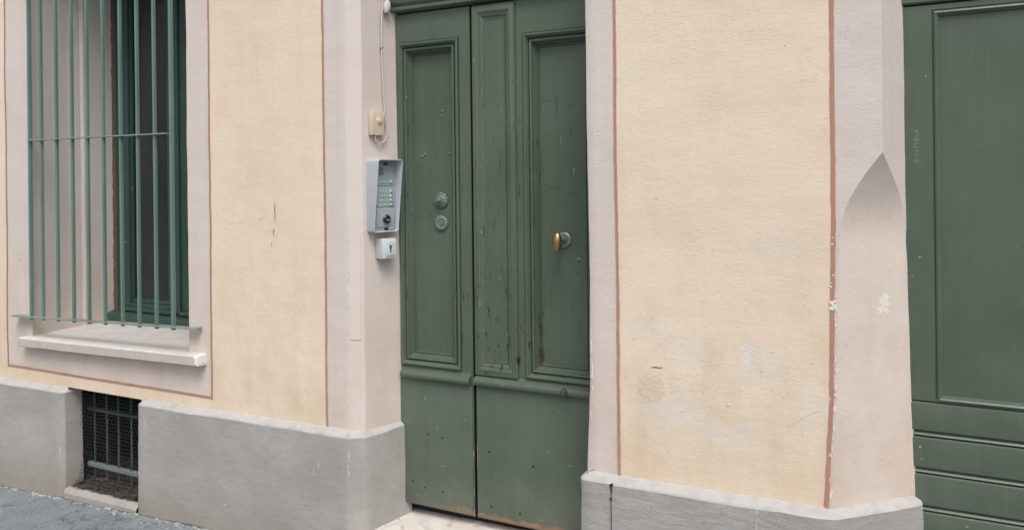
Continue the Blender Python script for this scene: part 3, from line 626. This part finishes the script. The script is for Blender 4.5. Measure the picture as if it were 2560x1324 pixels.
MB().box(-1.91, -.862, .268, .30, .0, 2.62).obj("dark_backing", DARK, house, smooth=0)  # near-black slab standing in for the darkness behind the leaf gaps
# rosettes
b = MB().lathe((-1.648, FY+.039, 1.362), (0, -1, 0), [(.0, .004), (.031, .004), (.033, .006), (.032, .009), (.028, .011), (.026, .008), (.023, .009), (.021, .014), (.015, .017), (.012, .016), (.010, .022), (.007, .030), (.003, .036), (.0005, .037)], 40, 10, .10); b.obj("rosette", ROSEGREEN, lfL, smooth=50)
b = MB().lathe((-1.648, FY+.039, 1.264), (0, -1, 0), [(.0, .003), (.030, .003), (.032, .005), (.029, .010), (.020, .012), (.012, .007), (.0105, .011), (.008, .013), (.005, .010), (.0005, .009)], 48, 16, .16); b.obj("rosette", ROSEGREEN, lfL, smooth=50)
for x, z in ((-1.742, 1.553), (-1.730, 1.562), (-1.607, 1.562), (-1.640, 1.745), (-1.645, 1.725)): MB().lathe((x, FY+.041, z), (0, -1, 0), [(.0055, 0), (.005, .004), (.0025, .006), (.0003, .0065)], 8).obj("screw", ROSEGREEN, lfL)
# brass knob
kx, kz = -1.083, 1.206
MB().lathe((kx, FY+.038, kz), (0, -1, 0), [(.031, 0), (.031, .004), (.028, .007), (.022, .008), (.020, .006), (.016, .006), (.015, .010), (.012, .011)], 28).obj("knob_rose", OLDSTEEL, lfR, smooth=40)
MB().lathe((kx, FY+.030, kz), (0, -1, 0), [(.0095, 0), (.011, .010), (.008, .014), (.0085, .030), (.011, .036), (.007, .040), (.006, .060)], 16).obj("knob_stem", OLDSTEEL, lfR, smooth=40)
b = MB(); rows = []
for i in range(13):
    t = math.pi*i/12; rows.append([(kx + .0200*math.sin(t)*math.cos(a) , FY - .036 + .0180*math.sin(t)*math.sin(a), kz - .002 + .037*math.cos(t)) for a in fr(0, 2*math.pi*15/16, 15)])
b.grid(rows, True); b.obj("knob", BRASS, lfR, smooth=60, label="brass oval knob")
MB().lathe((-1.022, FY+.041, 1.128), (0, -1, 0), [(.010, 0), (.008, .004), (.004, .007), (.0003, .007)], 8).obj("screw", ROSEGREEN, lfR)
for x, z in ((-1.408, .33), (-1.21, .30), (-1.40, .105), (-1.27, .10)): MB().lathe((x, FY-.0055, z), (0, -1, 0), [(.006, 0), (.005, .0012), (.0005, .0014)], 8).obj("nail_head", INK, lfR)
for x, z in ((-1.70, .36), (-1.63, .355), (-1.72, .13), (-1.63, .125), (-1.78, .15)): MB().lathe((x, FY-.0055, z), (0, -1, 0), [(.005, 0), (.004, .0012), (.0005, .0014)], 8).obj("nail_head", INK, lfL)
for pts in ([(-1.176, 1.775), (-1.160, 1.762), (-1.135, 1.760)], [(-1.075, 1.745), (-1.055, 1.737), (-1.035, 1.738)], [(-1.113, 1.780), (-1.109, 1.74), (-1.108, 1.715)], [(-1.160, 1.428), (-1.140, 1.412), (-1.115, 1.410)], [(-1.065, 1.394), (-1.045, 1.388), (-1.02, 1.390)], [(-1.104, 1.43), (-1.100, 1.38)], [(-1.405, .94), (-1.385, .945)]):
    mark("scratch", pts, .0015, SCUFFGREEN, lfR, FY+.0365)
mark("ink_scribble", [(-1.078, .610), (-1.072, .628), (-1.064, .636), (-1.058, .628), (-1.062, .606)], .0035, INK, lfR, FY-.0325); mark("ink_scribble", [(-1.060, .634), (-1.054, .612), (-1.046, .600), (-1.052, .636)], .003, INK, lfR, FY-.0325)

# ------------------------------------------------------------------ carriage gate on the right
GY = .215
def gate_leaf(X0, X1, label):
    z1 = 1.993; g = frame_face(MB(), X0, X1, .722, z1, X0+.085, X1-.085, .735, 1.975, GY, GY+.05).obj("gate_leaf", GATEGREEN, house, label=label, smooth=20)
    moulding(X0+.085, X1-.085, .735-.014, 1.975, GY, PROF3).obj("panel_moulding", GATEGREEN, g, smooth=25)
    MB().grid([[(x, GY+.0135 + .0015*noise.noise(Vector((x*3, 0, z*3))), z) for x in fr(X0+.106, X1-.106, 12)] for z in fr(.742, 1.955, 14)]).obj("panel", GATEGREEN, g)
    ztops = [.7195, .606, .486, .366, .246, .126, .02]
    for za, zb_ in zip(ztops, ztops[1:]):
        pr = [(.05, za), (.004, za), (0, za-.003), (-.001, za-.006), (-.001, zb_+.024), (.009, zb_+.021), (.010, zb_+.016), (.004, zb_+.012), (.001, zb_+.007), (.003, zb_+.004), (.012, zb_+.003), (.05, zb_+.003)]
        b = MB().grid([[(x, GY+d, z + .0006*noise.noise(Vector((x*6, 0, z*9)))) for d, z in pr] for x in fr(X0, X1, 12)]); b.obj("board", GATEGREEN, g, smooth=30)
    return g
g1 = gate_leaf(.112, 1.32, "left leaf of the green carriage gate with boarded foot"); gate_leaf(1.328, 2.536, "right leaf of the green carriage gate")
b = MB(); b.grid([[(x, y, z) for x in (.10, 2.54)] for y, z in ((.27, 1.997), (.212, 1.997), (.206, 2.002), (.206, 2.03), (.214, 2.04), (.214, 3.2))]); b.obj("gate_head", GATEGREEN, house)
MB().box(.09, 2.55, .272, .30, -.05, 3.2).obj("dark_backing", DARK, house, smooth=0)  # near-black slab again, darkness behind the gate painted in
# scratched letters running down the gate stile
L = [[(-.006, .010), (.006, .010), (.004, -.004), (-.002, .002)], [(-.006, .0), (.0, .008), (.007, .0), (.001, -.008), (-.006, .0), (.004, -.004)], [(.006, .006), (-.005, .006), (-.006, -.005), (.005, -.006)], [(-.004, .003), (.006, 0)], [(-.005, .006), (.005, .005), (-.004, -.005), (.006, -.006)], [(-.006, -.006), (-.003, .006), (.004, -.007), (.006, .005)]]
for k, (g, z) in enumerate(zip(L, (1.578, 1.562, 1.543, 1.524, 1.511, 1.494))): mark("scratched_letter", [(.150 + x, z + h) for x, h in g], .0016, PALESCRATCH, g1, GY-.0012)

# ------------------------------------------------------------------ things on the entrance jamb (their own axes: x along the jamb, -y outwards)
JA = math.radians(71.85); JC = Vector((-1.897, .030)); JD = Vector((math.cos(JA), math.sin(JA)))
def jamb(s, z): return (JC.x + JD.x*s, JC.y + JD.y*s, z)
ic = thing("intercom", "grey video intercom with rain hood, call buttons and round camera", "intercom", jamb(.016, 1.231), JA)
W, H = .129, .307
def hood():
    # outer shell deeper at the top, open in front
    r = .012; t = .004; rows = []
    def ring(inset, depthf):
        out = []
        x0, x1, z0, z1 = inset, W-inset, inset, H-inset; rr = max(.002, r-inset)
        for cx_, cz_, a0 in ((x1-rr, z1-rr, 0), (x0+rr, z1-rr, 90), (x0+rr, z0+rr, 180), (x1-rr, z0+rr, 270)):
            for k in range(5):
                a = math.radians(a0 + 22.5*k); x = cx_ + rr*math.cos(a); z = cz_ + rr*math.sin(a); out.append((x, -depthf(z), z))
        return out
    d = lambda z: .050 + .036*(z/H)**1.0
    rows = [ring(0, lambda z: -.004), ring(0, lambda z: d(z)-.002), ring(.0015, d), ring(t-.001, d), ring(t, lambda z: d(z)-.002), ring(t+.002, lambda z: .036)]
    return MB().grid(rows, True)
hood().obj("rain_hood", LIGHTGREY, ic, smooth=35, local=True)
def lbox(name, x0, x1, n0, n1, z0, z1, mat, par, bev=.001): return MB().box(x0, x1, -n1, -n0, z0, z1, bev).obj(name, mat, par, local=True)
lbox("back_panel", .005, W-.005, .030, .038, .005, H-.005, PANELGREY, ic, .0015)
m1 = lbox("speaker_module", .022, .112, .038, .0405, .196, .282, PLATEGREY, ic); m2 = lbox("button_module", .022, .112, .038, .0405, .108, .192, PLATEGREY, ic); m3 = lbox("camera_module", .022, .112, .038, .0405, .022, .104, PLATEGREY, ic)
lbox("top_clip", .060, .080, .038, .042, .285, .292, BLACK, ic, .0005); lbox("bottom_clip", .060, .080, .038, .042, .010, .018, BLACK, ic, .0005); lbox("key_cover", .086, .108, .038, .0425, .012, .020, LIGHTGREY, ic, .0008)
for k in range(7): lbox("speaker_slot", .034, .058, .0404, .0410, .271 - k*.0052, .2732 - k*.0052, BLACK, m1, .0002)
lbox("name_plate", .032, .082, .0404, .0415, .205, .218, GREENPLATE, m1, .0005)
for k in range(4):
    z = .170 - k*.0185; lbox("name_plate", .030, .084, .0404, .0415, z-.0070, z+.0070, NAMEPLATE, m2, .0005); lbox("name_print", .052, .058, .0414, .0418, z-.0030, z+.0030, PANELGREY, m2, .0001)
for z, mm in ((.2115, m1), (.170, m2), (.1515, m2), (.133, m2), (.1145, m2)): MB().lathe((.097, -.0405, z), (0, -1, 0), [(.0072, 0), (.0070, .003), (.005, .0048), (.0004, .0054)], 16).obj("call_button", STEEL, mm, local=True, smooth=50)
MB().lathe((.070, -.0405, .055), (0, -1, 0), [(.0225, 0), (.0225, .003), (.020, .0045)], 32).obj("camera_ring", PANELGREY, m3, local=True, smooth=40)
MB().lathe((.070, -.0405, .055), (0, -1, 0), [(.020, .0045), (.018, .009), (.012, .0125), (.006, .0138), (.0004, .014)], 32).obj("camera_dome", BLACK, m3, local=True, smooth=60)
lbox("camera_lens", .064, .078, .050, .0548, .048, .056, PANELGREY, m3, .002)

ks = thing("key_switch", "white square surface box with key switch under the intercom", "key switch", jamb(.058, 1.119), JA)
lbox("housing", 0, .074, 0, .040, 0, .086, SIDEPL, ks, .004); lbox("front_cover", .001, .073, .0402, .053, .001, .085, WHITEPL, ks, .005); pl = lbox("key_plate", .013, .061, .0528, .0575, .012, .074, WHITEPL, ks, .003)
MB().lathe((.037, -.0570, .051), (0, -1, 0), [(.0085, 0), (.0085, .0012), (.0075, .0018), (.0004, .0018)], 20).obj("key_cylinder", OLDSTEEL, pl, local=True); MB().box(.0335, .0405, -.0588, -.0570, .024, .050, .001).obj("key_cylinder", OLDSTEEL, pl, local=True); lbox("key_slot", .0360, .0380, .0587, .0592, .030, .056, BLACK, pl, .0003)
for x, z in ((.022, .062), (.037, .067), (.052, .062)): MB().box(x-.0018, x+.0018, -.0577, -.0572, z-.002, z+.002).obj("arrow_mark", INK, pl, local=True, smooth=0)

db = thing("doorbell_box", "cream plastic bell box with round dial above the intercom", "bell box", jamb(.029, 1.641), JA)
lbox("casing", 0, .066, 0, .021, 0, .101, CREAM, db, .002)
lbox("cover_ridge", .004, .016, .0205, .024, .003, .098, CREAM, db, .001)
MB().lathe((.043, -.0205, .062), (0, -1, 0), [(.0165, 0), (.0165, .003), (.0145, .0045), (.0135, .003), (.012, .003), (.011, .0065), (.0095, .0075), (.0004, .0075)], 28).obj("dial", CREAM, db, local=True, smooth=40)
for x in (.030, .036, .043, .050, .056): MB().box(x-.002, x+.002, -.0216, -.0208, .0405, .0425).obj("dial_print", CREAMDARK, db, local=True, smooth=0)
MB().box(.036, .050, -.0216, -.0208, .0300, .0318).obj("dial_print", CREAMDARK, db, local=True, smooth=0)

def spl(pts, n=6):
    pts = [Vector(p) for p in pts]; out = []
    for i in range(len(pts)-1):
        a, p, q, c = pts[max(i-1, 0)], pts[i], pts[i+1], pts[min(i+2, len(pts)-1)]
        for k in range(n):
            t = k/n; out.append(.5*((2*p) + (q-a)*t + (2*a-5*p+4*q-c)*t*t + (3*p-a-3*q+c)*t*t*t))
    return out + [pts[-1]]
cb = thing("bell_cable", "thin cream cable running down the jamb and looping under the bell box", "cable", jamb(.10, 1.60), JA)
sb, z0 = .10, 1.60
def cpt(s, n, z): return (s-sb, -n, z-z0)
MB().tube(spl([cpt(.107, .006, 2.55), cpt(.1065, .006, 2.30), cpt(.1067, .006, 2.223), cpt(.099, .006, 2.119), cpt(.0976, .005, 2.016), cpt(.1004, .006, 1.914), cpt(.1053, .007, 1.8115), cpt(.1066, .009, 1.750), cpt(.1035, .011, 1.722), cpt(.1155, .011, 1.692), cpt(.117, .011, 1.649), cpt(.106, .011, 1.6225), cpt(.081, .011, 1.6066), cpt(.0603, .011, 1.618), cpt(.0564, .011, 1.644)]), .0030, 8).obj("cable_run", CABLEMAT, cb, local=True)
for z in (2.016,): MB().box(.0976-sb-.007, .0976-sb+.006, -.010, 0, z-z0-.003, z-z0+.003, .001).obj("cable_clip", CREAMDARK, cb, local=True)
nb = thing("plaster_boss", "small rounded plaster lump at the top of the door jamb", "plaster boss", jamb(.122, 2.195), JA)
b = MB(); rows = []
for i in range(9):
    t = i/8; r = .022*math.sin(math.pi*(.12 + .76*t))**.7; rows.append([(r*math.cos(a)*.8 + .006*t, -.010 - r*.8*math.sin(a)*.9 + .004*noise.noise(Vector((i, a, 0))), -.028 + .055*t) for a in fr(0, 2*math.pi*13/14, 13)])
b.grid(rows, True); b.obj("lump", BAND, nb, local=True, smooth=70)

# ------------------------------------------------------------------ crumbs of mortar along the foot of the wall, moss by the step
def crumbs(name, label, cat, mat, pts):
    b = MB()
    for x, y, z, s in pts:
        bm = bmesh.new(); bmesh.ops.create_icosphere(bm, subdivisions=1, radius=s)
        for v in bm.verts: v.co = Vector((v.co.x*random.uniform(.8, 1.7), v.co.y*random.uniform(.7, 1.2), v.co.z*random.uniform(.2, .5))) + Vector((x, y, z))
        bm.verts.index_update(); b.addm([v.co.copy() for v in bm.verts], [[v.index for v in f.verts] for f in bm.faces]); bm.free()
    o = b.obj(name, mat, None, smooth=0, kind='stuff'); o['label'] = label; o['category'] = cat
pts = []
for i in range(300):
    x = random.uniform(-5.2, -1.98)
    if noise.noise(Vector((x*4, 0, 0))) < -.05 and random.random() < .8: continue
    y = -.046 - abs(random.gauss(0, .014)); pts.append((x, y, zs(x) + .001, random.choice((.003, .004, .006, .009))))
for i in range(90): x = random.uniform(-4.8, -2.2); pts.append((x, random.uniform(-.45, -.08), zs(x) + .001, random.uniform(.0015, .004)))
crumbs("mortar_crumbs", "pale mortar crumbs scattered along the foot of the plinth", "rubble", CRUMB, pts)
pts = []
for i in range(220):
    t = random.random()**1.6; x = -1.955 + t*.12 + random.gauss(0, .008); y = -.045 + t*.24 + random.gauss(0, .010) - random.random()*.03; pts.append((x, y, .0 + (x+1.45)*.016 + .002, random.uniform(.002, .0055)))
crumbs("moss", "dry grey moss crumbs where the step meets the plinth", "moss", MOSS, pts)
